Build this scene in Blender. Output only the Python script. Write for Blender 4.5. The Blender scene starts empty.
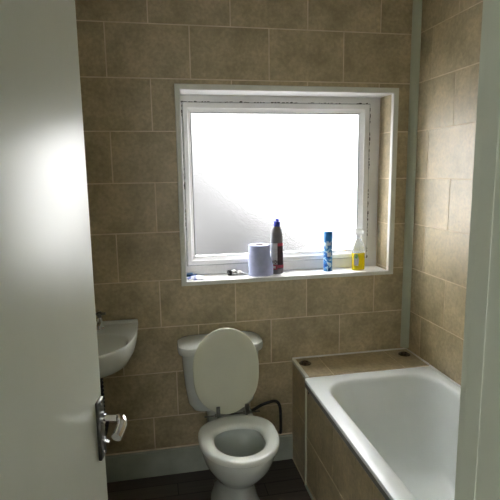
import bpy, bmesh, math, random
from mathutils import Vector, Matrix
random.seed(7)
PI = math.pi
scene = bpy.context.scene
C = scene.collection

# ---------------------------------------------------------------- camera
yaw, pitch, roll = 0.19226452, 0.15937476, -0.01410332
f = Vector((math.sin(yaw)*math.cos(pitch), math.cos(yaw)*math.cos(pitch), -math.sin(pitch)))
r = Vector((math.cos(yaw), -math.sin(yaw), 0)); u = r.cross(f)
r2 = r*math.cos(roll) + u*math.sin(roll); u2 = -r*math.sin(roll) + u*math.cos(roll)
cd = bpy.data.cameras.new('camera'); cam = bpy.data.objects.new('camera', cd); C.objects.link(cam)
m = Matrix((r2, u2, -f)).transposed().to_4x4(); m.translation = Vector((-1.40917712, -2.51226851, 1.63482344))
cam.matrix_world = m
cd.sensor_fit = 'HORIZONTAL'; cd.sensor_width = 36; cd.lens = 36*489.58067/500
cd.clip_start = 0.02
scene.camera = cam

# ---------------------------------------------------------------- sky and exposure
WORLD = 2.75
w = bpy.data.worlds.new('overcast_sky'); scene.world = w; w.use_nodes = True
nt = w.node_tree; nt.nodes.clear()
wo = nt.nodes.new('ShaderNodeOutputWorld'); bg = nt.nodes.new('ShaderNodeBackground')
tc = nt.nodes.new('ShaderNodeTexCoord'); last = None      # dim patches added ahead to grey the pane, bright cloud all round them
for dv, dark in (((0.02, 0.97, -0.22), 0.13), ((0.27, 0.92, -0.34), 0.14), ((-0.02, 0.97, 0.20), 0.30)):
    dt = nt.nodes.new('ShaderNodeVectorMath'); dt.operation = 'DOT_PRODUCT'; dt.inputs[1].default_value = Vector(dv).normalized()
    rp = nt.nodes.new('ShaderNodeMapRange'); rp.interpolation_type = 'SMOOTHSTEP'
    rp.inputs['From Min'].default_value = 0.925; rp.inputs['From Max'].default_value = 0.985
    rp.inputs['To Min'].default_value = 1.0; rp.inputs['To Max'].default_value = dark
    nt.links.new(tc.outputs['Generated'], dt.inputs[0]); nt.links.new(dt.outputs['Value'], rp.inputs['Value'])
    if last is None: last = rp
    else:
        mn = nt.nodes.new('ShaderNodeMath'); mn.operation = 'MULTIPLY'
        nt.links.new(last.outputs[0], mn.inputs[0]); nt.links.new(rp.outputs[0], mn.inputs[1]); last = mn
cc = nt.nodes.new('ShaderNodeCombineColor')
for k in range(3): nt.links.new(last.outputs[0], cc.inputs[k])
sp = nt.nodes.new('ShaderNodeSeparateXYZ'); mr = nt.nodes.new('ShaderNodeMapRange')
mr.inputs['From Min'].default_value = -0.8; mr.inputs['From Max'].default_value = 0.0; mr.inputs['To Min'].default_value = 0.6
m2 = nt.nodes.new('ShaderNodeMapRange')       # overcast sky: brighter towards the zenith
m2.inputs['From Min'].default_value = 0.15; m2.inputs['From Max'].default_value = 0.9; m2.inputs['To Min'].default_value = 1.0; m2.inputs['To Max'].default_value = 3.6
m3 = nt.nodes.new('ShaderNodeMath'); m3.operation = 'MULTIPLY'
ml = nt.nodes.new('ShaderNodeMath'); ml.operation = 'MULTIPLY'; ml.inputs[1].default_value = WORLD
nt.links.new(tc.outputs['Generated'], sp.inputs[0])
nt.links.new(sp.outputs['Z'], mr.inputs['Value']); nt.links.new(sp.outputs['Z'], m2.inputs['Value']); nt.links.new(mr.outputs[0], m3.inputs[0]); nt.links.new(m2.outputs[0], m3.inputs[1]); nt.links.new(m3.outputs[0], ml.inputs[0])
nt.links.new(cc.outputs[0], bg.inputs[0]); nt.links.new(ml.outputs[0], bg.inputs[1])
nt.links.new(bg.outputs[0], wo.inputs[0])
scene.view_settings.view_transform = 'Standard'; scene.view_settings.look = 'None'
scene.view_settings.gamma = 1; scene.view_settings.use_curve_mapping = False
scene.view_settings.exposure = 1.72
scene.cycles.max_bounces = 14; scene.cycles.diffuse_bounces = 8
scene.cycles.transmission_bounces = 12; scene.cycles.glossy_bounces = 6

# added hall fill light is made with its lamp further down (HALL_FILL_POWER)
HALL_FILL_POWER = 0.4

# ---------------------------------------------------------------- materials
def mat(name, col, rough=0.5, metal=0.0, **kw):
    m = bpy.data.materials.new(name); m.use_nodes = True
    b = m.node_tree.nodes['Principled BSDF']
    b.inputs['Base Color'].default_value = (*col, 1); b.inputs['Roughness'].default_value = rough
    b.inputs['Metallic'].default_value = metal
    for k, v in kw.items(): b.inputs[k.replace('_', ' ')].default_value = v
    return m
def noisy(m, c1, c2, scale=8, detail=5, bump=0.0, lo=0.35, hi=0.65, bscale=None, stretch=None):
    nt = m.node_tree; b = nt.nodes['Principled BSDF']
    tc = nt.nodes.new('ShaderNodeTexCoord'); n = nt.nodes.new('ShaderNodeTexNoise')
    n.inputs['Scale'].default_value = scale; n.inputs['Detail'].default_value = detail
    src = tc.outputs['Object']
    if stretch:
        mp = nt.nodes.new('ShaderNodeMapping'); mp.inputs['Scale'].default_value = stretch
        nt.links.new(src, mp.inputs[0]); src = mp.outputs[0]
    nt.links.new(src, n.inputs['Vector'])
    rp = nt.nodes.new('ShaderNodeValToRGB')
    rp.color_ramp.elements[0].position = lo; rp.color_ramp.elements[0].color = (*c1, 1)
    rp.color_ramp.elements[1].position = hi; rp.color_ramp.elements[1].color = (*c2, 1)
    nt.links.new(n.outputs[0], rp.inputs[0]); nt.links.new(rp.outputs[0], b.inputs['Base Color'])
    if bump:
        n2 = nt.nodes.new('ShaderNodeTexNoise'); n2.inputs['Scale'].default_value = bscale or scale*4
        nt.links.new(src, n2.inputs['Vector'])
        bp = nt.nodes.new('ShaderNodeBump'); bp.inputs['Strength'].default_value = bump; bp.inputs['Distance'].default_value = 0.002
        nt.links.new(n2.outputs[0], bp.inputs['Height']); nt.links.new(bp.outputs[0], b.inputs['Normal'])
    return m

def tile_mat():
    m = mat('beige_stone_tile', (0.4, 0.3, 0.2), 0.50, Specular_IOR_Level=0.9, Coat_Weight=0.7, Coat_Roughness=0.5)
    nt = m.node_tree; b = nt.nodes['Principled BSDF']
    tc = nt.nodes.new('ShaderNodeTexCoord'); at = nt.nodes.new('ShaderNodeAttribute'); at.attribute_name = 'tile_shift'
    add = nt.nodes.new('ShaderNodeVectorMath'); add.operation = 'ADD'
    nt.links.new(tc.outputs['Object'], add.inputs[0]); nt.links.new(at.outputs['Vector'], add.inputs[1])
    n1 = nt.nodes.new('ShaderNodeTexNoise'); n1.inputs['Scale'].default_value = 5.5; n1.inputs['Detail'].default_value = 8; n1.inputs['Roughness'].default_value = 0.65
    n2 = nt.nodes.new('ShaderNodeTexNoise'); n2.inputs['Scale'].default_value = 60; n2.inputs['Detail'].default_value = 4
    for n in (n1, n2): nt.links.new(add.outputs[0], n.inputs['Vector'])
    r1 = nt.nodes.new('ShaderNodeValToRGB')
    r1.color_ramp.elements[0].position = 0.30; r1.color_ramp.elements[0].color = (0.29, 0.235, 0.12, 1)
    r1.color_ramp.elements[1].position = 0.72; r1.color_ramp.elements[1].color = (0.60, 0.49, 0.29, 1)
    r2 = nt.nodes.new('ShaderNodeValToRGB')
    r2.color_ramp.elements[0].position = 0.3; r2.color_ramp.elements[0].color = (0.78, 0.78, 0.78, 1)
    r2.color_ramp.elements[1].position = 0.7; r2.color_ramp.elements[1].color = (1.1, 1.1, 1.1, 1)
    mx = nt.nodes.new('ShaderNodeMix'); mx.data_type = 'RGBA'; mx.blend_type = 'MULTIPLY'; mx.inputs[0].default_value = 1
    nt.links.new(n1.outputs[0], r1.inputs[0]); nt.links.new(n2.outputs[0], r2.inputs[0])
    nt.links.new(r1.outputs[0], mx.inputs[6]); nt.links.new(r2.outputs[0], mx.inputs[7])
    nt.links.new(mx.outputs[2], b.inputs['Base Color'])
    bp = nt.nodes.new('ShaderNodeBump'); bp.inputs['Strength'].default_value = 0.12; bp.inputs['Distance'].default_value = 0.001
    nt.links.new(n2.outputs[0], bp.inputs['Height']); nt.links.new(bp.outputs[0], b.inputs['Normal'])
    return m
M = {}
M['tile'] = tile_mat()
M['grout'] = noisy(mat('cream_grout', (0.5, 0.42, 0.3), 0.8), (0.62, 0.53, 0.38), (0.78, 0.68, 0.52), 14)
M['plaster'] = noisy(mat('painted_plaster', (0.7, 0.7, 0.66), 0.7), (0.70, 0.70, 0.65), (0.76, 0.76, 0.71), 5)
M['ceiling'] = noisy(mat('ceiling_paint', (0.8, 0.8, 0.78), 0.8), (0.78, 0.78, 0.75), (0.82, 0.82, 0.80), 5)
M['gloss'] = noisy(mat('white_gloss_paint', (0.62, 0.65, 0.56), 0.34, Specular_IOR_Level=0.5), (0.60, 0.63, 0.545), (0.64, 0.67, 0.58), 3, bump=0.10, bscale=14, stretch=(1, 1, 0.25))
M['jamb'] = noisy(mat('jamb_gloss_paint', (0.5, 0.52, 0.41), 0.35), (0.60, 0.64, 0.54), (0.66, 0.70, 0.60), 4, stretch=(1, 1, 0.3))
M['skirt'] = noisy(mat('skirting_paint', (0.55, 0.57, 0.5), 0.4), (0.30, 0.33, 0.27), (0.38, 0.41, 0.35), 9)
M['upvc'] = noisy(mat('white_upvc', (0.8, 0.8, 0.79), 0.3), (0.76, 0.76, 0.75), (0.82, 0.82, 0.81), 10)
M['sillw'] = noisy(mat('white_sill', (0.82, 0.82, 0.80), 0.3), (0.78, 0.78, 0.76), (0.86, 0.86, 0.84), 10)
M['trimw'] = noisy(mat('white_plastic_trim', (0.66, 0.67, 0.6), 0.35), (0.70, 0.72, 0.66), (0.77, 0.79, 0.73), 12)
M['trimg'] = noisy(mat('aged_corner_trim', (0.55, 0.58, 0.48), 0.35), (0.46, 0.50, 0.38), (0.56, 0.60, 0.47), 6, stretch=(1, 1, 0.3))
M['ceramic'] = noisy(mat('white_ceramic', (0.72, 0.74, 0.69), 0.12, Coat_Weight=0.4), (0.56, 0.60, 0.56), (0.62, 0.66, 0.62), 4)
M['seat'] = noisy(mat('cream_seat_plastic', (0.66, 0.67, 0.55), 0.25), (0.60, 0.62, 0.50), (0.64, 0.66, 0.53), 5)
M['tub'] = noisy(mat('white_enamel', (0.72, 0.76, 0.77), 0.45, Coat_Weight=0.2, Coat_Roughness=0.08, Specular_IOR_Level=0.35), (0.74, 0.785, 0.77), (0.79, 0.83, 0.82), 3)
M['chrome'] = noisy(mat('chrome', (0.75, 0.75, 0.77), 0.10, 1.0), (0.70, 0.70, 0.72), (0.82, 0.82, 0.84), 20)
M['dullchrome'] = noisy(mat('tarnished_chrome', (0.25, 0.25, 0.23), 0.28, 1.0), (0.10, 0.10, 0.09), (0.24, 0.24, 0.22), 25)
M['greytrim'] = noisy(mat('grey_metal_trim', (0.4, 0.42, 0.43), 0.35, 0.6), (0.34, 0.36, 0.37), (0.46, 0.48, 0.49), 12)
M['bronze'] = noisy(mat('tarnished_metal', (0.14, 0.11, 0.07), 0.4, 0.5), (0.04, 0.03, 0.02), (0.15, 0.115, 0.075), 60)
M['black'] = noisy(mat('black_rubber', (0.015, 0.015, 0.015), 0.5), (0.01, 0.01, 0.01), (0.03, 0.03, 0.028), 30)
M['residue'] = noisy(mat('dark_residue', (0.03, 0.03, 0.03), 0.8), (0.015, 0.015, 0.015), (0.12, 0.11, 0.10), 90)
M['water'] = noisy(mat('water', (0.45, 0.5, 0.5), 0.03, Transmission_Weight=0.5, IOR=1.33), (0.42, 0.47, 0.48), (0.48, 0.52, 0.53), 4)

def floor_mat():
    m = mat('dark_plank_vinyl', (0.05, 0.04, 0.03), 0.45)
    nt = m.node_tree; b = nt.nodes['Principled BSDF']
    tc = nt.nodes.new('ShaderNodeTexCoord'); br = nt.nodes.new('ShaderNodeTexBrick')
    br.inputs['Scale'].default_value = 1.0; br.inputs['Brick Width'].default_value = 0.9; br.inputs['Row Height'].default_value = 0.10
    br.inputs['Mortar Size'].default_value = 0.0025; br.inputs['Color1'].default_value = (0.075, 0.062, 0.05, 1)
    br.inputs['Color2'].default_value = (0.13, 0.108, 0.088, 1); br.inputs['Mortar'].default_value = (0.012, 0.01, 0.008, 1)
    mp = nt.nodes.new('ShaderNodeMapping'); mp.inputs['Scale'].default_value = (3, 60, 1)
    n = nt.nodes.new('ShaderNodeTexNoise'); n.inputs['Scale'].default_value = 1.5; n.inputs['Detail'].default_value = 6
    nt.links.new(tc.outputs['Object'], br.inputs['Vector']); nt.links.new(tc.outputs['Object'], mp.inputs[0]); nt.links.new(mp.outputs[0], n.inputs['Vector'])
    mx = nt.nodes.new('ShaderNodeMix'); mx.data_type = 'RGBA'; mx.blend_type = 'MULTIPLY'; mx.inputs[0].default_value = 0.6
    nt.links.new(br.outputs[0], mx.inputs[6]); nt.links.new(n.outputs['Fac'], mx.inputs[7])
    nt.links.new(mx.outputs[2], b.inputs['Base Color'])
    return m
M['floor'] = floor_mat()

def glass_mat():
    m = mat('obscured_glass', (1, 1, 1), 0.27, Transmission_Weight=1.0, IOR=1.35)
    nt = m.node_tree; b = nt.nodes['Principled BSDF']
    tc = nt.nodes.new('ShaderNodeTexCoord'); v = nt.nodes.new('ShaderNodeTexNoise')
    v.inputs['Scale'].default_value = 75; v.inputs['Detail'].default_value = 3
    nt.links.new(tc.outputs['Object'], v.inputs['Vector'])
    bp = nt.nodes.new('ShaderNodeBump'); bp.inputs['Strength'].default_value = 0.22; bp.inputs['Distance'].default_value = 0.004
    nt.links.new(v.outputs[0], bp.inputs['Height']); nt.links.new(bp.outputs[0], b.inputs['Normal'])
    return m
M['glass'] = glass_mat()

# ---------------------------------------------------------------- helpers
def obj(name, bm, material, parent=None, smooth=False, loc=None):
    me = bpy.data.meshes.new(name); bm.normal_update(); bm.to_mesh(me); bm.free()
    mats = material if isinstance(material, (list, tuple)) else [material]
    for mm in mats: me.materials.append(mm)
    if smooth:
        for p in me.polygons: p.use_smooth = True
        try: me.set_sharp_from_angle(angle=math.radians(40))
        except Exception: pass
    o = bpy.data.objects.new(name, me); C.objects.link(o)
    if parent: o.parent = parent
    if loc: o.location = loc
    return o
def thing(name, loc=(0, 0, 0), rz=0.0, label=None, cat=None, group=None, kind=None):
    o = bpy.data.objects.new(name, None); C.objects.link(o); o.location = loc; o.rotation_euler = (0, 0, rz)
    o.empty_display_size = 0.05
    tag(o, label, cat, group, kind); return o
def tag(o, label=None, cat=None, group=None, kind=None):
    if label: o['label'] = label
    if cat: o['category'] = cat
    if group: o['group'] = group
    if kind: o['kind'] = kind
    return o
def box(bm, x0, x1, y0, y1, z0, z1, mi=0):
    if x0 > x1: x0, x1 = x1, x0
    if y0 > y1: y0, y1 = y1, y0
    if z0 > z1: z0, z1 = z1, z0
    vs = [bm.verts.new(p) for p in ((x0,y0,z0),(x1,y0,z0),(x1,y1,z0),(x0,y1,z0),(x0,y0,z1),(x1,y0,z1),(x1,y1,z1),(x0,y1,z1))]
    fs = []
    for q in ((0,3,2,1),(4,5,6,7),(0,1,5,4),(1,2,6,5),(2,3,7,6),(3,0,4,7)):
        fc = bm.faces.new([vs[i] for i in q]); fc.material_index = mi; fs.append(fc)
    return fs
def bbox(x0, x1, y0, y1, z0, z1, bev=0.0, seg=2):
    bm = bmesh.new(); box(bm, x0, x1, y0, y1, z0, z1)
    if bev: bmesh.ops.bevel(bm, geom=bm.edges[:], offset=bev, segments=seg, profile=0.5, affect='EDGES')
    return bm
def loft(bm, rings, cap0=False, cap1=False, close=False, mi=0):
    V = [[bm.verts.new(p) for p in rg] for rg in rings]
    n = len(V[0]); k = len(V)
    for i in range(k if close else k-1):
        a, b = V[i], V[(i+1) % k]
        for j in range(n):
            fc = bm.faces.new((a[j], a[(j+1) % n], b[(j+1) % n], b[j])); fc.material_index = mi
    if cap0: bm.faces.new(list(reversed(V[0]))).material_index = mi
    if cap1: bm.faces.new(V[-1]).material_index = mi
    return V
def lathe(bm, prof, n=32, c=(0, 0), mi=0, sx=1, sy=1):
    rings = [[(c[0]+rr*sx*math.cos(2*PI*j/n), c[1]+rr*sy*math.sin(2*PI*j/n), z) for j in range(n)] for rr, z in prof]
    return loft(bm, rings, True, True, mi=mi)
def tube(bm, pts, rad, n=12, caps=True, mi=0):
    pts = [Vector(p) for p in pts]; rs = rad if isinstance(rad, (list, tuple)) else [rad]*len(pts)
    rings = []; prev = None
    for i, p in enumerate(pts):
        t = (pts[min(i+1, len(pts)-1)] - pts[max(i-1, 0)]).normalized()
        if prev is None: a = t.orthogonal().normalized()
        else: a = (prev - t*prev.dot(t)).normalized()
        prev = a; b = t.cross(a)
        rings.append([p + (a*math.cos(2*PI*j/n) + b*math.sin(2*PI*j/n))*rs[i] for j in range(n)])
    return loft(bm, rings, caps, caps, mi=mi)
def smooth_path(pts, k=8):
    P = [Vector(p) for p in pts]; P = [P[0]*2-P[1]] + P + [P[-1]*2-P[-2]]; out = []
    for i in range(1, len(P)-2):
        for j in range(k):
            t = j/k
            out.append(0.5*((2*P[i]) + (P[i+1]-P[i-1])*t + (2*P[i-1]-5*P[i]+4*P[i+1]-P[i+2])*t*t + (-P[i-1]+3*P[i]-3*P[i+1]+P[i+2])*t**3))
    out.append(P[-2]); return out
def fixn(bm): bmesh.ops.recalc_face_normals(bm, faces=bm.faces[:]); return bm

# tiles: each tile a thin raised slab over a grout bed, mapped by a function (u, v, out) -> xyz
GAP = 0.0055; LIFT = 0.0014
def subtract(rect, holes):
    rs = [rect]
    for (hx0, hx1, hz0, hz1) in holes:
        nx = []
        for (a, b, c_, d) in rs:
            if b <= hx0 or a >= hx1 or d <= hz0 or c_ >= hz1: nx.append((a, b, c_, d)); continue
            if a < hx0: nx.append((a, hx0, c_, d)); a = hx0
            if b > hx1: nx.append((hx1, b, c_, d)); b = hx1
            if c_ < hz0: nx.append((a, b, c_, hz0)); c_ = hz0
            if d > hz1: nx.append((a, b, hz1, d))
        rs = nx
    return [q for q in rs if q[1]-q[0] > 1e-4 and q[3]-q[2] > 1e-4]
def tiles(bm, fn, u0, u1, v0, v1, rows, W, holes=()):
    lay = bm.faces.layers.float_vector.get('tile_shift') or bm.faces.layers.float_vector.new('tile_shift')
    for (z0, z1, off) in rows:
        a0, a1 = max(z0+GAP/2, v0), min(z1-GAP/2, v1)
        if a1 <= a0: continue
        k = math.floor((u0-off)/W) - 1
        while off + k*W < u1:
            b0, b1 = max(off+k*W+GAP/2, u0), min(off+(k+1)*W-GAP/2, u1)
            k += 1
            if b1 - b0 < 0.004: continue
            sh = Vector((random.uniform(-9, 9), random.uniform(-9, 9), random.uniform(-9, 9)))
            for (p, q, s, t) in subtract((b0, b1, a0, a1), holes):
                P = [(p, s), (q, s), (q, t), (p, t)]
                lo = [bm.verts.new(fn(x, z, 0)) for x, z in P]; hi = [bm.verts.new(fn(x, z, LIFT)) for x, z in P]
                fs = [bm.faces.new(hi)] + [bm.faces.new((lo[i], lo[(i+1) % 4], hi[(i+1) % 4], hi[i])) for i in range(4)]
                for fc in fs: fc.material_index = 1; fc[lay] = sh
ROWH = 0.25
def rows_for(offs, top=2.335+0.5):
    return [(top-(i+1)*ROWH, top-i*ROWH, o) for i, o in enumerate(offs)]

# ---------------------------------------------------------------- room shell
XL, YF, ZC, T = -2.05, -1.985, 2.62, 0.10
HY = -3.7
WX0, WX1, WZ0, WZ1 = -1.262, -0.130, 1.070, 2.036        # window opening
def struct(o): o['kind'] = 'structure'; return o

struct(obj('floor', bbox(XL-0.15, 0.15, YF-T, 0.25, -0.08, 0.0), M['floor']))
struct(obj('ceiling', bbox(XL-0.15, 0.15, YF-T, 0.25, ZC, ZC+0.08), M['ceiling']))

bm = bmesh.new()
for q in subtract((XL-0.15, 0.15, 0.0, ZC), [(WX0, WX1, WZ0, WZ1)]): box(bm, q[0], q[1], 0.0, 0.25, q[2], q[3])
back_offs = [-1.399, -1.601, -1.399, -1.601, -1.399, -1.601, -1.399, -1.601, -1.399, -1.329, -1.460, -1.601]
back_offs = [-1.601, -1.399] + [-1.601, -1.399, -1.601, -1.399, -1.601, -1.399, -1.601, -1.329, -1.460, -1.60]
tiles(bm, lambda x, z, o: (x, -o, z), XL, 0.0, 0.0, ZC, rows_for(back_offs), 0.396, [(WX0, WX1, WZ0, WZ1)])
# right-hand reveal of the window, tiled
tiles(bm, lambda y, z, o: (WX1-o, y, z), 0.004, 0.135, WZ0, WZ1, rows_for([0.0]*12), 0.396)
struct(obj('wall_back', fixn(bm), [M['grout'], M['tile']]))

bm = bmesh.new(); box(bm, 0.0, 0.15, YF-T, 0.0, 0.0, ZC)
right_offs = [0.150-0.0, 0.358]; right_offs = [0.150, 0.360]*6
tiles(bm, lambda v, z, o: (-o, -v, z), 0.0, -YF, 0.0, ZC, rows_for(right_offs), 0.412)
struct(obj('wall_right', fixn(bm), [M['grout'], M['tile']]))

bm = bmesh.new(); box(bm, XL-0.15, XL, YF-T, 0.0, 0.0, ZC)
tiles(bm, lambda v, z, o: (XL+o, -v, z), 0.0, -YF, 0.0, ZC, rows_for([0.20, 0.0]*6), 0.396)
struct(obj('wall_left', fixn(bm), [M['grout'], M['tile']]))

DX0, DX1, DZ = -1.735, -1.022, 2.03                       # doorway
bm = bmesh.new()
for q in subtract((XL-0.15, 0.15, 0.0, ZC), [(DX0, DX1, -1, DZ)]): box(bm, q[0], q[1], YF-T, YF, q[2], q[3])
struct(obj('wall_front', bm, M['plaster']))

# the hall the photograph is taken from
struct(obj('floor_hall', bbox(-2.6, 0.6, HY, YF-T, -0.08, 0.0), M['floor']))
struct(obj('ceiling_hall', bbox(-2.6, 0.6, HY, YF-T, ZC, ZC+0.08), M['ceiling']))
struct(obj('wall_hall_left', bbox(-2.7, -2.6, HY, YF-T, 0, ZC), M['plaster']))
struct(obj('wall_hall_right', bbox(0.6, 0.7, HY, YF-T, 0, ZC), M['plaster']))
bm = bmesh.new()
for q in subtract((-2.6, 0.6, 0, ZC), [(-2.10, -1.50, 1.2, 1.85)]): box(bm, q[0], q[1], HY-0.1, HY, q[2], q[3])  # unseen opening, added to let fill light reach the bathroom's back wall
struct(obj('wall_hall_back', bm, M['plaster']))
bm = bmesh.new()
box(bm, -2.6, XL-0.15, YF-T, YF-T+0.05, 0, ZC); box(bm, 0.15, 0.6, YF-T, YF-T+0.05, 0, ZC)
struct(obj('wall_hall_front', bm, M['plaster']))
# unseen hall lamp, added as fill light through the doorway
hl = thing('ceiling_lamp', (-1.35, -2.95, ZC), label='round white ceiling lamp in the hall outside the bathroom door', cat='lamp')
bm = bmesh.new(); lathe(bm, [(0.15, -0.001), (0.15, -0.03), (0.14, -0.035)], 40); obj('base', fixn(bm), M['upvc'], hl, True)
ld = bpy.data.lights.new('hall_lamp_light', 'AREA'); ld.shape = 'DISK'; ld.size = 0.26; ld.energy = HALL_FILL_POWER; ld.color = (1.0, 0.97, 0.80)
lo = bpy.data.objects.new('hall_lamp_light', ld); C.objects.link(lo); lo.parent = hl; lo.location = (0, 0, -0.04)

# skirting
bm = bmesh.new(); box(bm, XL, -0.690, -0.016, -0.001, 0.0, 0.150)
bmesh.ops.bevel(bm, geom=[e for e in bm.edges if all(v.co.z > 0.14 and v.co.y < -0.01 for v in e.verts)], offset=0.006, segments=3, affect='EDGES')
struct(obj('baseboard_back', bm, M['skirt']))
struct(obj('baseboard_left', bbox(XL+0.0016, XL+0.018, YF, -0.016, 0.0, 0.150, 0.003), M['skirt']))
# bead of old sealant on the skirting
tube_pts = [(x, -0.006, 0.153) for x in (XL+0.02, -1.6, -1.2, -0.9, -0.692)]
bm = bmesh.new(); tube(bm, tube_pts, 0.0045, 8); struct(obj('trim_1', bm, M['grout']))
# corner strip from ledge to ceiling
bm = bmesh.new()
pr = [(-0.0016, -0.0016), (-0.036, -0.0016), (-0.037, -0.006), (-0.030, -0.018), (-0.018, -0.030), (-0.006, -0.037), (-0.0016, -0.036)]
loft(bm, [[(x, y, z) for x, y in pr] for z in (0.615, ZC)], True, True)
struct(obj('trim_2', fixn(bm), M['trimg']))
# trim beside right-hand wall near the bath
# ---------------------------------------------------------------- window
win = thing('window_1', (0, 0, 0), kind='structure')
def frame_ring(bm, x0, x1, z0, z1, l, r_, b, t, y0, y1, bev=0.0):
    box(bm, x0, x1, y0, y1, z0, z0+b); box(bm, x0, x1, y0, y1, z1-t, z1)
    box(bm, x0, x0+l, y0, y1, z0+b, z1-t); box(bm, x1-r_, x1, y0, y1, z0+b, z1-t)
def mitre_ring(bm, x0, x1, z0, z1, l, r_, b, t, prof):
    # prof: list of (k 0..1 across the width, y)
    rings = []
    for k, y in prof:
        rings.append([(x0+l*k, y, z0+b*k), (x1-r_*k, y, z0+b*k), (x1-r_*k, y, z1-t*k), (x0+l*k, y, z1-t*k)])
    loft(bm, rings, close=True)
bm = bmesh.new()
mitre_ring(bm, WX0, WX1, WZ0+0.0, WZ1, 0.020, 0.066, 0.058, 0.040, [(0, 0.24), (0, 0.150), (0.06, 0.144), (0.94, 0.144), (1, 0.150), (1, 0.24)])
obj('window_frame', fixn(bm), M['upvc'], win)
SX0, SX1, SZ0, SZ1 = WX0+0.020, WX1-0.066, WZ0+0.058, WZ1-0.040
bm = bmesh.new()
mitre_ring(bm, SX0, SX1, SZ0, SZ1, 0.043, 0.058, 0.045, 0.052, [(0.02, 0.20), (0.02, 0.140), (0.08, 0.134), (0.55, 0.134), (0.62, 0.139), (0.92, 0.150), (1, 0.156), (1, 0.20)])
sash = obj('sash', fixn(bm), M['upvc'], win)
bm = bmesh.new()
mitre_ring(bm, SX0+0.041, SX1-0.056, SZ0+0.043, SZ1-0.050, 0.005, 0.005, 0.005, 0.005, [(0, 0.158), (0, 0.153), (1, 0.153), (1, 0.158)])
obj('gasket', fixn(bm), M['greytrim'], sash)
obj('pane', bbox(SX0+0.035, SX1-0.05, 0.162, 0.168, SZ0+0.037, SZ1-0.044), M['glass'], win)
# the white lining of left, top and sill
bm = bmesh.new(); box(bm, WX0, WX0+0.004, 0.0, 0.146, WZ0, WZ1); box(bm, WX0, WX1-0.002, 0.0, 0.146, WZ1-0.004, WZ1)
obj('reveal_lining', bm, M['upvc'], win)
bm = bbox(WX0+0.001, WX1-0.0015, -0.004, 0.146, WZ0-0.004, WZ0+0.002, 0.0015)
obj('window_sill', bm, M['sillw'], win)
# flat casing round the opening, with thin bright inner lip
bm = bmesh.new()
mitre_ring(bm, WX0-0.024, WX1+0.030, WZ0-0.020, WZ1+0.026, 0.024, 0.030, 0.020, 0.026, [(0, -0.0015), (0, -0.007), (0.12, -0.010), (0.88, -0.010), (1, -0.007), (1, -0.0015)])
obj('window_casing', fixn(bm), M['trimw'], win)
bm = bmesh.new()
mitre_ring(bm, WX0-0.001, WX1+0.001, WZ0-0.001, WZ1+0.001, 0.0045, 0.0045, 0.0045, 0.0045, [(0, -0.004), (0, -0.013), (0.3, -0.015), (0.8, -0.015), (1, -0.012), (1, 0.010)])
obj('window_lip', fixn(bm), M['upvc'], win)
# dark peeling residue along the joint of sash and frame
bm = bmesh.new(); random.seed(11)
def flake(cx, cz, w_, h_):
    n = 9; ring = []
    for j in range(n):
        a = 2*PI*j/n; k = random.uniform(0.6, 1.15)
        ring.append((cx+w_*k*math.cos(a), cz+h_*k*math.sin(a)))
    loft(bm, [[(x, 0.1442, z) for x, z in ring], [(x, 0.1425, z) for x, z in ring]], False, True)
for (xa, xb) in ((-1.242, -1.222), (-1.205, -1.135), (-1.12, -1.09), (-1.04, -0.98), (-0.93, -0.865), (-0.855, -0.80), (-0.76, -0.62), (-0.55, -0.45), (-0.44, -0.36), (-0.27, -0.21)):
    x = xa
    while x < xb:
        w_ = random.uniform(0.004, 0.013); flake(x, SZ1+random.uniform(-0.0005, 0.004), w_, random.uniform(0.0015, 0.0052)); x += w_*random.uniform(1.6, 3.2)
for (zx, za, zb) in ((SX0-0.001, 1.93, 1.985), (SX0-0.001, 1.72, 1.74), (SX0-0.001, 1.55, 1.61), (SX0-0.001, 1.62, 1.66), (SX0-0.001, 1.33, 1.44), (SX1+0.003, 1.78, 1.85), (SX1+0.003, 1.64, 1.75), (SX1+0.003, 1.26, 1.52), (SX1+0.003, 1.13, 1.20), (SX1+0.003, 1.90, 1.98)):
    z = za
    while z < zb:
        h_ = random.uniform(0.004, 0.013); flake(zx+random.uniform(-0.002, 0.002), z, random.uniform(0.0015, 0.0048), h_); z += h_*random.uniform(1.6, 3.2)
flake(-0.655, 1.134, 0.006, 0.005); flake(SX0, 1.565, 0.006, 0.012); flake(SX1+0.003, 1.385, 0.005, 0.008)
o = obj('sealant_residue', fixn(bm), M['residue'], win); o['label'] = 'dark flaking residue between sash and frame'
bm = bmesh.new(); mitre_ring(bm, SX0-0.003, SX1+0.003, SZ0-0.003, SZ1+0.003, 0.0035, 0.0035, 0.0035, 0.0035, [(0, 0.1445), (0, 0.1432), (1, 0.1432), (1, 0.1445)])
obj('joint_line', fixn(bm), M['greytrim'], win)

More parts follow.
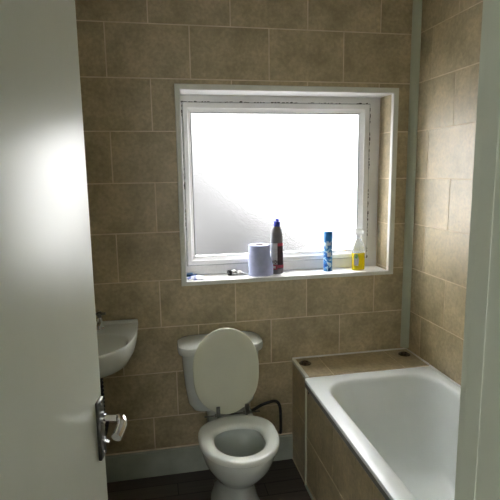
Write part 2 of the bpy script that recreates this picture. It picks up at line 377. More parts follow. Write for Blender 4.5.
# ---------------------------------------------------------------- door
a = math.radians(10.5)
LEAF = 0.722
edge = Vector((-1.560, -1.300, 0)); hinge = edge - Vector((math.sin(a), math.cos(a), 0))*LEAF
door = thing('door_1', (hinge.x, hinge.y, 0), -a, kind='structure')    # local +y runs to the free edge, +x is the face seen
leaf = obj('door_leaf', bbox(-0.040, 0.0, 0.0, LEAF, 0.008, 1.985+0.03, 0.003, 3), M['gloss'], door, True)
HYL = LEAF-0.034; HZ = 1.040
bp_ = obj('handle_plate', bbox(0.0, 0.009, HYL-0.021, HYL+0.021, HZ-0.104, HZ+0.048, 0.003, 3), M['dullchrome'], leaf, True)
bm = bmesh.new()
tube(bm, [(0.008, HYL, HZ), (0.016, HYL, HZ)], 0.014, 24); tube(bm, [(0.014, HYL, HZ), (0.052, HYL, HZ)], 0.0085, 20)
pts = smooth_path([(0.046, HYL+0.002, HZ), (0.058, HYL-0.006, HZ), (0.0645, HYL-0.026, HZ-0.002), (0.0635, HYL-0.045, HZ-0.008), (0.060, HYL-0.066, HZ-0.016)], 6)
tube(bm, pts, [0.009+0.003*min(1, i/8) for i in range(len(pts))], 16)
obj('lever_handle', fixn(bm), M['chrome'], leaf, True)
bm = bmesh.new(); tube(bm, [(0.008, HYL, HZ-0.058), (0.014, HYL, HZ-0.058)], 0.008, 16); tube(bm, [(0.012, HYL-0.004, HZ-0.058), (0.024, HYL-0.004, HZ-0.062)], 0.0035, 10)
obj('latch_turn', fixn(bm), M['chrome'], leaf, True)
for zz in (HZ-0.092, HZ+0.038):
    bm = bmesh.new(); lathe(bm, [(0.005, 0), (0.005, 0.0015), (0.003, 0.0025)], 14)
    bmesh.ops.rotate(bm, verts=bm.verts, cent=(0, 0, 0), matrix=Matrix.Rotation(PI/2, 3, 'Y')); bmesh.ops.translate(bm, verts=bm.verts, vec=(0.009, HYL, zz))
    obj('screw', fixn(bm), M['chrome'], leaf, True)
# door frame: lining and stop; stays with the walls
bm = bmesh.new()
box(bm, DX1-0.003, DX1+0.004, YF-T-0.004, YF-0.0275, 0, DZ-0.008)            # face of right lining
box(bm, DX1-0.0042, DX1+0.004, YF-0.0275, YF+0.0, 0, DZ-0.008)
box(bm, DX1-0.0042, DX1+0.060, YF+0.0002, YF+0.012, 0, DZ+0.05)
box(bm, DX0-0.055, DX0+0.008, YF, YF+0.014, 0, DZ+0.05); box(bm, DX0, DX0+0.008, YF-T, YF, 0, DZ)
box(bm, DX0+0.008, DX1-0.006, YF, YF+0.014, DZ-0.008, DZ+0.05); box(bm, DX0+0.008, DX1-0.006, YF-T, YF, DZ-0.008, DZ)
struct(obj('door_frame', bm, M['jamb'], None))
bpy.data.objects['door_frame'].name = 'trim_3'

# ---------------------------------------------------------------- bath, ledge, panel
BX0, BX1, BY0, BY1, BZ = -0.703, -0.003, -0.262, -1.962, 0.600
def rrect(x0, x1, y0, y1, rad, z, n=10):
    # x0<x1, y0>y1 ; counter-clockwise ring
    P = []
    for cx, cy, a0 in ((x1-rad, y0-rad, 0), (x0+rad, y0-rad, PI/2), (x0+rad, y1+rad, PI), (x1-rad, y1+rad, 1.5*PI)):
        for j in range(n+1):
            t = a0 + PI/2*j/n; P.append((cx+rad*math.cos(t), cy+rad*math.sin(t), z))
    return P
bath = thing('bathtub', (-0.35, -1.1, 0.0), label='white rectangular bathtub beside the right wall, under the window ledge', cat='bathtub')
def off(P): return [(x+0.35, y+1.1, z) for x, y, z in P]
rings = []
rings.append(rrect(BX0+0.004, BX1-0.004, BY0-0.004, BY1+0.004, 0.018, BZ-0.020))
rings.append(rrect(BX0, BX1, BY0, BY1, 0.020, BZ-0.016)); rings.append(rrect(BX0, BX1, BY0, BY1, 0.020, BZ-0.007))
rings.append(rrect(BX0+0.002, BX1-0.002, BY0-0.002, BY1+0.002, 0.020, BZ-0.002)); rings.append(rrect(BX0+0.007, BX1-0.007, BY0-0.007, BY1+0.007, 0.02, BZ))
ix0, ix1, iy0, iy1 = -0.632, -0.052, -0.335, -1.86
for d, z in ((-0.012, 0.600), (-0.003, 0.598), (0.004, 0.592), (0.010, 0.578), (0.014, 0.555)):
    rings.append(rrect(ix0+d, ix1-d, iy0-d, iy1+d, 0.135, z))
for s, z in ((0.1, 0.50), (0.25, 0.42), (0.42, 0.34), (0.60, 0.27), (0.76, 0.225), (0.92, 0.200), (1.15, 0.186), (1.7, 0.182)):
    d = 0.016+0.075*s; rings.append(rrect(ix0+d, ix1-d, iy0-0.016-0.27*s, iy1+0.016+0.14*s, 0.135-0.02*min(s, 1), z))
bm = bmesh.new(); loft(bm, [off(q) for q in rings], False, True)
obj('tub', fixn(bm), M['tub'], bath, True)
bm = bmesh.new(); lathe(bm, [(0.036, 0.0), (0.036, 0.003), (0.026, 0.004), (0.018, 0.001)], 28, (0.0, -0.56))
o = obj('waste_fitting', fixn(bm), M['chrome'], bath, True); o.location = (0, 0, 0.1825)
# upstand fillet along the wall side
bm = bmesh.new(); tube(bm, [(0.3415, 0.83, BZ+0.003), (0.3415, -0.86, BZ+0.003)], 0.0055, 8)
obj('sealant', fixn(bm), M['upvc'], bath, True)

led = thing('tiled_ledge', (-0.34, -0.13, 0), label='low tiled box forming a ledge between the bathtub head and window wall', cat='ledge')
lx0, lx1, ly0, ly1, LZ = -0.688, -0.0016, -0.0016, -0.258, 0.598
bm = bmesh.new(); box(bm, lx0, lx1, ly1, ly0, 0.0, LZ)
tiles(bm, lambda x, v, o: (x, -v, LZ+o), lx0+0.012, lx1, 0.006, 0.256, [(-0.1, 0.4, -0.541)], 0.396)
tiles(bm, lambda v, z, o: (lx0-o, -v, z), 0.006, 0.252, 0.006, LZ-0.004, [(0.0, 0.085, 0.0), (0.085, 0.335, 0.0), (0.335, 0.62, 0.0)], 0.396)
bmesh.ops.translate(bm, verts=bm.verts, vec=(0.34, 0.13, 0)); obj('tiled_box', fixn(bm), [M['grout'], M['tile']], led)
bm = bmesh.new(); box(bm, lx0-0.004, lx0+0.013, ly1, ly0-0.004, LZ-0.014, LZ+0.0035); bmesh.ops.translate(bm, verts=bm.verts, vec=(0.34, 0.13, 0)); obj('edge_trim', bm, M['trimw'], led)
bm = bmesh.new(); tube(bm, [(lx0+0.34, ly0+0.126, LZ+0.003), (lx1+0.338, ly0+0.126, LZ+0.003), (lx1+0.338, ly1+0.135, LZ+0.003)], 0.006, 8); obj('sealant', fixn(bm), M['upvc'], led, True)
bm = bmesh.new(); tube(bm, [(lx0+0.338, ly1+0.13, 0.004), (lx0+0.338, ly0+0.128, 0.004)], 0.004, 8); obj('floor_sealant', fixn(bm), M['grout'], led, True)

pan = thing('bath_panel', (-0.688, -1.1, 0), label='tiled side panel below the bathtub rim, facing the toilet', cat='bath panel')
px = -0.688
bm = bmesh.new(); box(bm, px, px+0.02, BY1, -0.262, 0.0, 0.545)
tiles(bm, lambda v, z, o: (px-o, -v, z), 0.272, -BY1, 0.012, 0.545, [(0.03, 0.282, 0.44), (0.282, 0.545, 0.645)], 0.396)
bmesh.ops.translate(bm, verts=bm.verts, vec=(0.688, 1.1, 0)); obj('tiled_board', fixn(bm), [M['grout'], M['tile']], pan)
bm = bmesh.new(); box(bm, -0.008, 0.0, 0.832, 0.840, 0.0, 0.552); obj('end_trim', bm, M['trimg'], pan)
bm = bmesh.new(); box(bm, -0.0085, 0.004, -0.86, 0.831, 0.550, 0.556); obj('top_trim', bm, M['trimw'], pan)
bm = bmesh.new(); box(bm, -0.0125, 0.004, -0.86, 0.831, 0.557, 0.579); M['railm'] = noisy(mat('dull_grey_rail', (0.2, 0.2, 0.2), 0.5), (0.17, 0.18, 0.185), (0.23, 0.24, 0.245), 12); obj('rail', bm, M['railm'], pan)  # dark grey strip put in for the shade on the rim's lip
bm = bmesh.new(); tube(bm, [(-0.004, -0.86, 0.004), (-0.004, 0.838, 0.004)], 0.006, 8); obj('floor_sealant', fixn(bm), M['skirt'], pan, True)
bm = bmesh.new(); tube(bm, [(-0.0016, 0.795, 0.535), (-0.004, 0.795, 0.535)], 0.006, 14); obj('hole_plug', fixn(bm), M['black'], pan, True)

def disc(x, y, label):
    t = thing('metal_disc', (x, y, LZ+LIFT), label=label, cat='fitting', group='round metal fittings on the ledge')
    bm = bmesh.new(); lathe(bm, [(0.033, 0.0), (0.033, 0.002), (0.029, 0.004), (0.020, 0.0045)], 32); obj('flange', fixn(bm), M['bronze'], t, True)
    bm = bmesh.new(); lathe(bm, [(0.021, 0.0035), (0.021, 0.009), (0.017, 0.011), (0.014, 0.0105), (0.012, 0.005)], 28); obj('collar', fixn(bm), M['bronze'], t, True)
disc(-0.640, -0.085, 'tarnished round metal fitting on the left corner of the tiled ledge')
disc(-0.055, -0.085, 'tarnished round metal fitting on the ledge, in the corner by the right wall')

# ---------------------------------------------------------------- toilet
TX = -1.070
toilet = thing('toilet', (TX, -0.35, 0), label='white toilet with its cream lid raised, under the window', cat='toilet')
def egg(wid, yf, yb, z, n=56, pw=2.3, back=0.5):
    """closed outline: rounded front at yf, squarer narrower back at yb"""
    P = []; cy = yb + (yf-yb)*0.46
    for j in range(n):
        t = 2*PI*j/n; c, s = math.cos(t), math.sin(t)
        if s <= 0:   # front half
            x = wid/2*math.copysign(abs(c)**(2/2.05), c); y = cy + (cy-yf)*-abs(s)**(2/2.05)
        else:
            x = wid/2*math.copysign(abs(c)**(2/pw), c)*(1-back*0.45*s**2.2); y = cy + (yb-cy)*abs(s)**(2/(pw+0.9))
        P.append((x, y+0.35, z))
    return P
bm = bmesh.new()
outer = [(0.245, -0.540, -0.12, 0.0), (0.240, -0.535, -0.12, 0.012), (0.205, -0.490, -0.125, 0.05), (0.195, -0.475, -0.13, 0.12), (0.205, -0.480, -0.14, 0.17), (0.245, -0.520, -0.15, 0.215),
         (0.295, -0.585, -0.165, 0.27), (0.330, -0.628, -0.175, 0.32), (0.346, -0.645, -0.18, 0.36), (0.350, -0.650, -0.18, 0.388), (0.346, -0.646, -0.183, 0.400)]
inner = [(0.30, -0.610, -0.25, 0.400), (0.255, -0.580, -0.29, 0.398), (0.245, -0.572, -0.300, 0.385), (0.262, -0.580, -0.290, 0.360), (0.262, -0.578, -0.292, 0.340), (0.235, -0.560, -0.300, 0.29), (0.19, -0.52, -0.31, 0.23), (0.13, -0.46, -0.32, 0.17), (0.08, -0.42, -0.33, 0.13)]
rg = [egg(wd, yf, yb, z) for wd, yf, yb, z in outer] + [egg(wd, yf, yb, z, pw=2.1, back=0.15) for wd, yf, yb, z in inner]
loft(bm, rg, True, True); obj('bowl', fixn(bm), M['ceramic'], toilet, True)
bm = bmesh.new(); loft(bm, [egg(0.172, -0.505, -0.313, 0.212, pw=2.1, back=0.15), egg(0.176, -0.508, -0.312, 0.217, pw=2.1, back=0.15)], True, True)
obj('water', fixn(bm), M['water'], toilet)
# rear platform carrying the cistern
obj('rear_platform', bbox(-0.115, 0.115, 0.09, 0.335, 0.24, 0.415, 0.02, 4), M['ceramic'], toilet, True)
# cistern: tapered rounded body, oversailing lid
def cis(w2, y0, y1, z, rad): return [(x, y, z) for x, y, z in rrect(-w2, w2, y0, y1, rad, z, 8)]
cb = 0.344; dx = -0.036
bm = bmesh.new()
R_ = [(0.120, cb, 0.205, 0.415, 0.05), (0.150, cb, 0.185, 0.425, 0.055), (0.172, cb, 0.178, 0.46, 0.055), (0.185, cb, 0.172, 0.55, 0.055), (0.195, cb, 0.168, 0.66, 0.055), (0.198, cb, 0.165, 0.736, 0.055)]
loft(bm, [[(x+dx, y, z) for x, y, z in cis(*q[:4], q[4])] for q in R_], True, True); cist = obj('cistern', fixn(bm), M['ceramic'], toilet, True)
bm = bmesh.new()
R_ = [(0.200, 0.346, 0.160, 0.732, 0.055), (0.214, 0.347, 0.146, 0.736, 0.065), (0.218, 0.348, 0.140, 0.745, 0.07), (0.219, 0.348, 0.139, 0.764, 0.07), (0.215, 0.346, 0.144, 0.776, 0.066), (0.200, 0.342, 0.158, 0.783, 0.055), (0.17, 0.33, 0.19, 0.786, 0.04)]
loft(bm, [[(x+dx, y, z) for x, y, z in cis(*q[:4], q[4])] for q in R_], True, True); obj('cistern_lid', fixn(bm), M['ceramic'], toilet, True)
# seat ring
def seat_outline(k, z, y_off=0.0):   # k inset
    return egg(0.372-2*k, -0.665+k, -0.238-k, z, n=72, pw=2.6, back=0.55)
def seat_inner(k, z):
    return egg(0.232-2*k, -0.600+k, -0.345-k, z, n=72, pw=2.1, back=0.0)
bm = bmesh.new()
rg = [seat_outline(0.006, 0.404), seat_outline(0.001, 0.408), seat_outline(0, 0.416), seat_outline(0.003, 0.424), seat_outline(0.010, 0.4295), seat_outline(0.022, 0.431),
      seat_inner(-0.020, 0.4305), seat_inner(-0.008, 0.427), seat_inner(-0.001, 0.418), seat_inner(0, 0.409), seat_inner(-0.004, 0.404)]
M['seatw'] = noisy(mat('white_seat_plastic', (0.74, 0.77, 0.72), 0.14), (0.70, 0.735, 0.68), (0.74, 0.775, 0.72), 5)
loft(bm, rg, close=True); obj('seat', fixn(bm), M['seatw'], toilet, True)
# raised lid: an oval plate, leaning on the cistern
def lid_ring(k, t):
    P = []; n = 72; Hh = 0.440
    for j in range(n):
        q = 2*PI*j/n; c, s = math.cos(q), math.sin(q)
        zc = 0.245
        if s >= 0: x = (0.165-k)*c; z = zc + (Hh-zc-k)*s
        else: x = (0.165-k)*math.copysign(abs(c)**(2/2.25), c)*(1-0.26*abs(s)**3.0); z = zc + (zc-k)*-abs(s)**(2/2.9)
        P.append((x, t, z))
    return P
bm = bmesh.new(); loft(bm, [lid_ring(0.006, 0.0), lid_ring(0.001, -0.003), lid_ring(0, -0.008), lid_ring(0.002, -0.013), lid_ring(0.010, -0.017), lid_ring(0.05, -0.0185)], True, True)
lid = obj('seat_lid', fixn(bm), M['seat'], toilet, True); lid.location = (-0.024, 0.110, 0.440); lid.rotation_euler = (math.radians(-3.4), 0, 0)
for sx in (-0.072, 0.072):
    bm = bmesh.new(); tube(bm, [(sx-0.017, 0.100, 0.440), (sx+0.017, 0.100, 0.440)], 0.0085, 14)
    fcs = bbox(sx-0.010, sx+0.010, 0.080, 0.092, 0.440, 0.492, 0.004); me_ = bpy.data.meshes.new('t'); fcs.to_mesh(me_); fcs.free(); bm.from_mesh(me_); bpy.data.meshes.remove(me_)
    tube(bm, [(sx, 0.100, 0.404), (sx, 0.100, 0.44)], 0.007, 10)
    tube(bm, [(sx, 0.084, 0.486), (sx, 0.078, 0.486)], 0.007, 12)
    obj('hinge', fixn(bm), M['dullchrome'], toilet, True)
bm = bmesh.new(); tube(bm, [(-0.14, 0.102, 0.438), (0.14, 0.102, 0.438)], 0.004, 10); obj('hinge_rod', fixn(bm), M['dullchrome'], toilet, True)

# black hose behind
hp = smooth_path([(-0.943, -0.070, 0.346), (-0.92, -0.06, 0.352), (-0.88, -0.05, 0.366), (-0.835, -0.045, 0.376), (-0.800, -0.042, 0.378), (-0.778, -0.040, 0.360), (-0.768, -0.038, 0.320), (-0.765, -0.036, 0.25), (-0.764, -0.033, 0.20), (-0.764, -0.026, 0.178), (-0.764, -0.002, 0.168)], 6)
bm = bmesh.new(); tube(bm, hp, 0.0085, 12)
o = obj('hose', fixn(bm), M['black'], None, True); tag(o, 'black water pipe looping down the wall between toilet and bath panel', 'pipe')

M['basin'] = noisy(mat('basin_ceramic', (0.75, 0.78, 0.74), 0.15, Coat_Weight=0.4), (0.72, 0.76, 0.72), (0.76, 0.80, 0.76), 4)
# ---------------------------------------------------------------- washbasin
SXc = -1.752
basin = thing('washbasin', (SXc, 0.0, 0.0), label='white wall-hung washbasin half hidden behind the open door', cat='washbasin')
half = [(0.238, -0.0025), (0.238, -0.08), (0.236, -0.16), (0.228, -0.24), (0.210, -0.32), (0.180, -0.385), (0.135, -0.435), (0.075, -0.468), (0.0, -0.48)]
def drings(scx, scy, z, y0=0.0, n=6):
    P = [Vector((x, y, 0)) for x, y in half]; S = smooth_path(P, n)
    R1 = [(p.x*scx, min(y0+p.y*scy, -0.0025), z) for p in S]; L1 = [(-x, y, zz) for x, y, zz in reversed(R1[:-1])]
    return R1 + L1
bm = bmesh.new(); ZS = 0.876
R_ = [(0.55, 0.52, 0.700), (0.72, 0.70, 0.715), (0.88, 0.87, 0.755), (0.96, 0.955, 0.80), (0.992, 0.99, 0.84), (1.0, 1.0, 0.862), (0.998, 0.998, 0.872), (0.988, 0.990, ZS)]
VR = loft(bm, [drings(sx_, sy_, z) for sx_, sy_, z in R_], True, False)
# inner bowl lofted from outline resampled to the same count by angle
outer_ring = VR[-1]; cx0, cy0 = 0.0, -0.30
def inner_pt(ang, sc, z):
    # a superellipse, longer towards the front than towards the taps
    b_ = 0.160 if math.sin(ang) < 0 else 0.150; p = 2.3
    d = (abs(math.cos(ang)/0.198)**p + abs(math.sin(ang)/b_)**p)**(-1/p)
    return (cx0+math.cos(ang)*d*sc, cy0+math.sin(ang)*d*sc, z)
angs = [math.atan2(v.co.y-cy0, v.co.x-cx0) for v in outer_ring]
prev = outer_ring
for sc, z in ((1.03, ZS-0.0005), (1.0, ZS-0.004), (0.975, ZS-0.014), (0.94, ZS-0.04), (0.85, ZS-0.08), (0.68, ZS-0.115), (0.40, ZS-0.138), (0.12, ZS-0.145)):
    cur = [bm.verts.new(inner_pt(t, sc, z)) for t in angs]; n = len(cur)
    for j in range(n): bm.faces.new((prev[j], prev[(j+1) % n], cur[(j+1) % n], cur[j]))
    prev = cur
bm.faces.new(prev)
obj('bowl', fixn(bm), M['basin'], basin, True)
obj('back_upstand', bbox(-0.236, 0.236, -0.022, -0.0025, 0.868, 0.893, 0.006, 3), M['basin'], basin, True)
for sx in (-0.10, 0.056):
    bm = bmesh.new()
    lathe(bm, [(0.022, 0.874), (0.022, 0.880), (0.014, 0.886), (0.013, 0.925), (0.016, 0.930), (0.012, 0.936)], 20, (sx, -0.085))
    tube(bm, smooth_path([(sx, -0.085, 0.905), (sx, -0.12, 0.912), (sx, -0.155, 0.908), (sx, -0.168, 0.893)], 5), 0.0095, 14)
    tp = obj('tap', fixn(bm), M['chrome'], basin, True)
    bm = bmesh.new(); lathe(bm, [(0.010, 0.935), (0.010, 0.945), (0.013, 0.948), (0.013, 0.960), (0.008, 0.963)], 16, (sx, -0.085))
    tube(bm, [(sx-0.030, -0.085, 0.953), (sx+0.030, -0.085, 0.953)], 0.0065, 10); tube(bm, [(sx, -0.115, 0.953), (sx, -0.055, 0.953)], 0.0065, 10)
    obj('tap_handle', fixn(bm), M['dullchrome'], tp, True)
bm = bmesh.new()
prof = [(0.016, 0.735)]
for i in range(16): prof += [(0.020, 0.705-i*0.02), (0.015, 0.695-i*0.02)]
tube(bm, [(0.05, -0.20, z) for _, z in prof], [q for q, _ in prof], 14)
tube(bm, smooth_path([(0.05, -0.20, 0.40), (0.05, -0.19, 0.375), (0.05, -0.14, 0.36), (0.05, -0.003, 0.36)], 5), 0.016, 14)
obj('waste_pipe', fixn(bm), M['black'], basin, True)

# ---------------------------------------------------------------- things on the sill
SZ = WZ0 + 0.002
# paper towel roll
t = thing('paper_roll', (-0.855, 0.070, SZ), label='pale blue-white kitchen paper roll standing on the window sill', cat='paper roll')
M['paper'] = noisy(mat('soft_paper', (0.66, 0.68, 0.80), 0.9), (0.42, 0.46, 0.68), (0.50, 0.54, 0.76), 30, bump=0.5, bscale=160)
M['card'] = noisy(mat('cardboard_core', (0.30, 0.24, 0.2), 0.9), (0.26, 0.2, 0.16), (0.34, 0.28, 0.22), 30)
bm = bmesh.new(); n = 48
rings = []
for rr, z in ((0.024, 0.166), (0.024, 0.0), (0.059, 0.0), (0.061, 0.004), (0.0605, 0.09), (0.0585, 0.164), (0.056, 0.168), (0.026, 0.168)):
    rings.append([(rr*math.cos(2*PI*j/n), rr*math.sin(2*PI*j/n), z) for j in range(n)])
loft(bm, rings, close=True); obj('roll', fixn(bm), M['paper'], t, True)
bm = bmesh.new(); loft(bm, [[(rr*math.cos(2*PI*j/24), rr*math.sin(2*PI*j/24), z) for j in range(24)] for rr, z in ((0.0235, 0.0), (0.0235, 0.169), (0.0215, 0.169), (0.0215, 0.0))], close=True)
obj('core', fixn(bm), M['card'], t, True)
bm = bmesh.new()      # loose end of the sheet, hanging off the right-hand side, torn along the top
for k, dz in ((0, 0), (1, 0.0012)):
    pass
cols = []
for i in range(7):
    s = i/6; ang = -PI*0.42 + 0.42*PI*s*0.9
    R0 = 0.0625 + 0.014*s**2
    top = 0.160 - 0.115*s**1.3
    cols.append([(R0*math.cos(ang)*(1+0.0*v), R0*math.sin(ang), top*v) for v in (0, .2, .4, .6, .8, 1.0)])
V1 = [[bm.verts.new(p) for p in c_] for c_ in cols]; V2 = [[bm.verts.new((p[0]*0.985, p[1]*0.985, p[2])) for p in c_] for c_ in cols]
for i in range(6):
    for j in range(5):
        bm.faces.new((V1[i][j], V1[i+1][j], V1[i+1][j+1], V1[i][j+1])); bm.faces.new((V2[i][j], V2[i][j+1], V2[i+1][j+1], V2[i+1][j]))
obj('loose_sheet', fixn(bm), M['paper'], t, True)

# grey cleaner bottle, blue cap
t = thing('cleaner_bottle', (-0.7525, 0.084, SZ), 0.0, label='dark grey toilet cleaner bottle with blue cap, right beside the paper roll', cat='bottle')
M['greyp'] = noisy(mat('dark_grey_plastic', (0.12, 0.12, 0.13), 0.3), (0.11, 0.11, 0.12), (0.16, 0.16, 0.17), 20)
M['bluecap'] = noisy(mat('blue_plastic', (0.01, 0.03, 0.45), 0.35), (0.01, 0.02, 0.38), (0.02, 0.05, 0.5), 20)
M['lblk'] = noisy(mat('black_label', (0.03, 0.015, 0.02), 0.4), (0.02, 0.012, 0.015), (0.05, 0.02, 0.03), 40)
M['lred'] = noisy(mat('red_label', (0.5, 0.04, 0.08), 0.4), (0.30, 0.02, 0.05), (0.42, 0.05, 0.09), 40)
M['lwht'] = noisy(mat('white_label', (0.6, 0.6, 0.62), 0.4), (0.5, 0.5, 0.52), (0.66, 0.66, 0.68), 60)
bprof = [(0.030, 0.0), (0.0345, 0.004), (0.0355, 0.02), (0.0355, 0.18), (0.0348, 0.205), (0.0325, 0.225), (0.0285, 0.243), (0.0225, 0.256), (0.0165, 0.264), (0.0145, 0.268)]
bm = bmesh.new(); lathe(bm, bprof, 40, sy=0.72); obj('body', fixn(bm), M['greyp'], t, True)
bm = bmesh.new(); lathe(bm, [(0.0185, 0.262), (0.019, 0.266), (0.0185, 0.290), (0.011, 0.293), (0.0095, 0.303), (0.006, 0.305)], 24)
bmesh.ops.rotate(bm, verts=bm.verts, cent=(0, 0, 0.266), matrix=Matrix.Rotation(0.10, 3, 'Y')); obj('cap', fixn(bm), M['bluecap'], t, True)
def patch(bm, a0, a1, z0, z1, rad, sy=1.0, n=12, mi=0):
    A = [a0+(a1-a0)*i/n for i in range(n+1)]
    lo_ = [bm.verts.new((rad*math.cos(x), rad*sy*math.sin(x), z0)) for x in A]; hi_ = [bm.verts.new((rad*math.cos(x), rad*sy*math.sin(x), z1)) for x in A]
    r3 = rad-0.0004
    lo2 = [bm.verts.new((r3*math.cos(x), r3*sy*math.sin(x), z0)) for x in A]; hi2 = [bm.verts.new((r3*math.cos(x), r3*sy*math.sin(x), z1)) for x in A]
    for i in range(n):
        for q in ((lo_[i], lo_[i+1], hi_[i+1], hi_[i]), (lo2[i+1], lo2[i], hi2[i], hi2[i+1]), (hi_[i], hi_[i+1], hi2[i+1], hi2[i]), (lo_[i+1], lo_[i], lo2[i], lo2[i+1])):
            bm.faces.new(q).material_index = mi
bm = bmesh.new()
patch(bm, -PI*0.52, -PI*0.10, 0.030, 0.155, 0.0362, 0.72, mi=0)
patch(bm, -PI*0.52, -PI*0.10, 0.155, 0.172, 0.0362, 0.72, mi=1)
patch(bm, -PI*0.52, -PI*0.10, 0.034, 0.050, 0.0366, 0.72, mi=1)
patch(bm, -PI*0.95, -PI*0.53, 0.055, 0.172, 0.0362, 0.72, mi=2)
patch(bm, -PI*0.80, -PI*0.53, 0.026, 0.052, 0.0362, 0.72, mi=1)
for q0, q1, za, zb in ((-0.80, -0.75, 0.060, 0.074), (-0.72, -0.68, 0.060, 0.078), (-0.66, -0.60, 0.058, 0.064), (-0.65, -0.60, 0.070, 0.078), (-0.58, -0.54, 0.060, 0.076)):
    patch(bm, PI*q0, PI*q1, za, zb, 0.0366, 0.72, n=3, mi=0)
for q0, q1, za, zb in ((-0.74, -0.62, 0.032, 0.046),):
    patch(bm, PI*q0, PI*q1, za, zb, 0.0366, 0.72, n=3, mi=2)
obj('label_wrap', fixn(bm), [M['lblk'], M['lred'], M['lwht']], t)

# blue aerosol can
def can_mat():
    m = mat('blue_white_print', (0.1, 0.4, 0.8), 0.3)
    nt = m.node_tree; b = nt.nodes['Principled BSDF']; tc = nt.nodes.new('ShaderNodeTexCoord')
    n = nt.nodes.new('ShaderNodeTexNoise'); n.inputs['Scale'].default_value = 28; n.inputs['Detail'].default_value = 2; n.inputs['Distortion'].default_value = 1.6
    rp = nt.nodes.new('ShaderNodeValToRGB'); rp.color_ramp.interpolation = 'LINEAR'
    els = rp.color_ramp.elements; els[0].position = 0.36; els[0].color = (0.004, 0.06, 0.30, 1); els[1].position = 0.60; els[1].color = (0.62, 0.78, 0.90, 1)
    e1 = els.new(0.48); e1.color = (0.04, 0.26, 0.66, 1); e2 = els.new(0.54); e2.color = (0.22, 0.48, 0.78, 1)
    nt.links.new(tc.outputs['Object'], n.inputs['Vector']); nt.links.new(n.outputs[0], rp.inputs[0]); nt.links.new(rp.outputs[0], b.inputs['Base Color'])
    return m
t = thing('aerosol_can', (-0.458, 0.076, SZ), label='slim blue and white aerosol can with blue cap on the window sill', cat='spray can')
bm = bmesh.new(); lathe(bm, [(0.023, 0.0), (0.0255, 0.002), (0.0255, 0.006), (0.0245, 0.009), (0.0245, 0.170), (0.0252, 0.174), (0.022, 0.180)], 32); obj('body', fixn(bm), can_mat(), t, True)
M['cyan'] = noisy(mat('mid_blue_plastic', (0.01, 0.2, 0.6), 0.35), (0.008, 0.16, 0.52), (0.012, 0.22, 0.62), 20)
bm = bmesh.new(); lathe(bm, [(0.0255, 0.172), (0.0262, 0.176), (0.0258, 0.218), (0.023, 0.225), (0.015, 0.227)], 32); obj('cap', fixn(bm), M['cyan'], t, True)
M['lwht2'] = noisy(mat('pale_label', (0.62, 0.7, 0.76), 0.4), (0.5, 0.62, 0.72), (0.72, 0.78, 0.82), 60)
bm = bmesh.new(); patch(bm, -PI*0.70, -PI*0.42, 0.148, 0.160, 0.0250, mi=0); obj('upper_print', fixn(bm), M['lwht2'], t)
bm = bmesh.new(); patch(bm, -PI*0.66, -PI*0.36, 0.085, 0.108, 0.0250, mi=0); obj('lower_print', fixn(bm), M['lwht2'], t)

# trigger spray with yellow liquid
t = thing('spray_bottle', (-0.279, 0.066, SZ), label='clear trigger spray bottle of yellow liquid at the right end of the sill', cat='spray bottle')
M['clear'] = noisy(mat('clear_plastic', (0.9, 0.92, 0.92), 0.08, Transmission_Weight=0.75, IOR=1.2), (0.88, 0.90, 0.90), (0.94, 0.96, 0.96), 10)
M['yellow'] = noisy(mat('yellow_liquid', (0.90, 0.78, 0.02), 0.15, Transmission_Weight=0.45, IOR=1.2), (0.88, 0.74, 0.01), (0.95, 0.82, 0.03), 10)
M['white'] = noisy(mat('white_plastic', (0.9, 0.9, 0.9), 0.4, Transmission_Weight=0.55, IOR=1.15), (0.88, 0.89, 0.89), (0.94, 0.95, 0.95), 20)
M['green'] = noisy(mat('green_label', (0.2, 0.55, 0.2), 0.4), (0.14, 0.46, 0.16), (0.34, 0.66, 0.3), 60)
def oval(a_, b_, z, n=40, p=2.6): return [(a_*math.copysign(abs(math.cos(2*PI*j/n))**(2/p), math.cos(2*PI*j/n)), b_*math.copysign(abs(math.sin(2*PI*j/n))**(2/p), math.sin(2*PI*j/n)), z) for j in range(n)]
bm = bmesh.new(); loft(bm, [oval(0.034, 0.020, 0.0), oval(0.0365, 0.0225, 0.004), oval(0.0365, 0.0225, 0.096), oval(0.036, 0.022, 0.0975)], True, True); obj('yellow_liquid', fixn(bm), M['yellow'], t, True)
bm = bmesh.new(); loft(bm, [oval(0.036, 0.022, 0.098), oval(0.0355, 0.0225, 0.115), oval(0.032, 0.021, 0.135), oval(0.024, 0.018, 0.155, p=2.2), oval(0.015, 0.014, 0.170, p=2), oval(0.0135, 0.0135, 0.182, p=2)], True, True); obj('clear_top', fixn(bm), M['clear'], t, True)
bm = bmesh.new(); lathe(bm, [(0.0155, 0.180), (0.0165, 0.184), (0.0165, 0.198), (0.012, 0.203)], 24)
rg = []
for x, hy, z0_, z1_ in ((-0.042, 0.006, 0.214, 0.228), (-0.036, 0.009, 0.210, 0.232), (-0.010, 0.011, 0.202, 0.236), (0.010, 0.011, 0.200, 0.234), (0.024, 0.009, 0.206, 0.226)):
    rg.append([(x, -hy, z0_), (x, hy, z0_), (x, hy, (z0_+z1_)/2), (x, hy*0.6, z1_), (x, -hy*0.6, z1_), (x, -hy, (z0_+z1_)/2)])
loft(bm, rg, True, True); head = obj('spray_head', fixn(bm), M['white'], t, True)
bm = bmesh.new(); tube(bm, smooth_path([(-0.020, 0, 0.208), (-0.031, 0, 0.192), (-0.030, 0, 0.172), (-0.036, 0, 0.158)], 5), 0.0048, 10); obj('trigger', fixn(bm), M['white'], head, True)
bm = bmesh.new(); tube(bm, [(-0.050, 0, 0.221), (-0.041, 0, 0.221)], 0.0075, 14); obj('nozzle', fixn(bm), M['white'], head, True)
bm = bmesh.new()
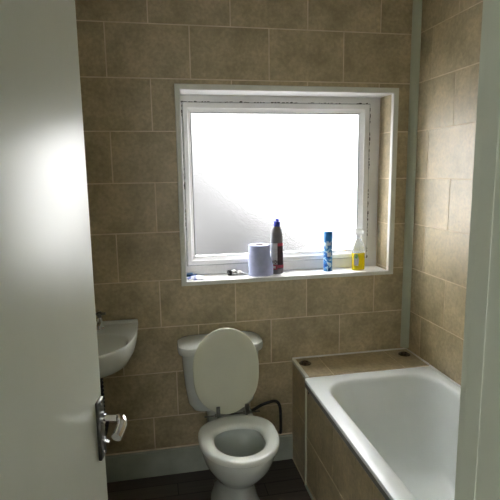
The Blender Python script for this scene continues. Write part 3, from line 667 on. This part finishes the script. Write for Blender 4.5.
fr = [(-0.034, 0.030), (-0.010, 0.025), (-0.006, 0.060), (-0.014, 0.088), (-0.030, 0.094), (-0.036, 0.070)]
loft(bm, [[(x, -0.0222 + 0.004*max(0, (abs(x)-0.02)/0.016)**2, z) for x, z in fr], [(x, -0.0234 + 0.004*max(0, (abs(x)-0.02)/0.016)**2, z) for x, z in fr]], False, True)
obj('white_label', fixn(bm), M['lwht'], t)
bm = bmesh.new()
fr = [(-0.030, 0.072), (-0.022, 0.066), (-0.012, 0.078), (-0.016, 0.098), (-0.024, 0.090)]
loft(bm, [[(x, -0.0234, z) for x, z in fr], [(x, -0.0240, z) for x, z in fr]], False, True)
obj('green_motif', fixn(bm), M['green'], t)

# flat printed packet at the left end
t = thing('packet', (-1.205, 0.062, SZ), math.radians(4), label='flat white packet with blue print at the left end of the sill', cat='packet')
M['packet'] = noisy(mat('blue_print_on_white', (0.8, 0.8, 0.84), 0.35), (0.10, 0.14, 0.42), (0.80, 0.81, 0.84), 32, lo=0.40, hi=0.47)
M['dkblue'] = noisy(mat('dark_blue_plastic', (0.02, 0.06, 0.16), 0.4), (0.015, 0.04, 0.12), (0.03, 0.09, 0.2), 20)
bm = bmesh.new(); nx_, ny_ = 12, 8; random.seed(5)
top = [[bm.verts.new((-0.046+0.092*i/nx_, -0.045+0.07*j/ny_, 0.006+0.016*math.sin(PI*i/nx_)*math.sin(PI*j/ny_)+random.uniform(-0.0015, 0.002))) for j in range(ny_+1)] for i in range(nx_+1)]
bot = [[bm.verts.new((-0.046+0.092*i/nx_, -0.045+0.07*j/ny_, 0.0006)) for j in range(ny_+1)] for i in range(nx_+1)]
for i in range(nx_):
    for j in range(ny_):
        bm.faces.new((top[i][j], top[i+1][j], top[i+1][j+1], top[i][j+1])); bm.faces.new((bot[i][j], bot[i][j+1], bot[i+1][j+1], bot[i+1][j]))
for i in range(nx_):
    bm.faces.new((bot[i][0], bot[i+1][0], top[i+1][0], top[i][0])); bm.faces.new((top[i][ny_], top[i+1][ny_], bot[i+1][ny_], bot[i][ny_]))
for j in range(ny_):
    bm.faces.new((top[0][j], top[0][j+1], bot[0][j+1], bot[0][j])); bm.faces.new((bot[nx_][j], bot[nx_][j+1], top[nx_][j+1], top[nx_][j]))
obj('sachet', fixn(bm), M['packet'], t, True)
bm = bmesh.new(); tube(bm, [(-0.046, 0.052, 0.011), (-0.010, 0.055, 0.011)], 0.010, 14); tube(bm, [(-0.006, 0.055, 0.007), (0.016, 0.057, 0.007)], 0.006, 12)
o = obj('tube_cap', fixn(bm), M['dkblue'], None, True); o.location = t.location; o.rotation_euler = t.rotation_euler
tag(o, 'dark blue plastic piece lying behind the white packet at the left end of the sill', 'plastic piece')

# small crumpled tube with dark cap
t = thing('squeezed_tube', (-0.975, 0.095, SZ), math.radians(5), label='small crumpled white tube with dark cap, lying left of the paper roll', cat='tube')
M['foil'] = noisy(mat('white_foil', (0.75, 0.76, 0.76), 0.3), (0.45, 0.46, 0.45), (0.84, 0.85, 0.84), 40, bump=0.6, bscale=60)
bm = bmesh.new()
rg = []; random.seed(3)
for x, hw, hh in ((-0.034, 0.013, 0.014), (-0.026, 0.016, 0.016), (-0.012, 0.018, 0.017), (0.000, 0.016, 0.010), (0.012, 0.021, 0.014), (0.026, 0.021, 0.011), (0.038, 0.022, 0.005), (0.046, 0.022, 0.002)):
    rg.append([(x, hw*math.cos(2*PI*j/16)*random.uniform(0.9, 1.08), hh*1.02+hh*math.sin(2*PI*j/16)*random.uniform(0.8, 1.0)) for j in range(16)])
loft(bm, rg, True, True); obj('tube_body', fixn(bm), M['foil'], t, True)
bm = bmesh.new(); tube(bm, [(-0.052, 0, 0.0165), (-0.034, 0, 0.0165)], [0.014, 0.016], 18); obj('cap', fixn(bm), M['black'], t, True)
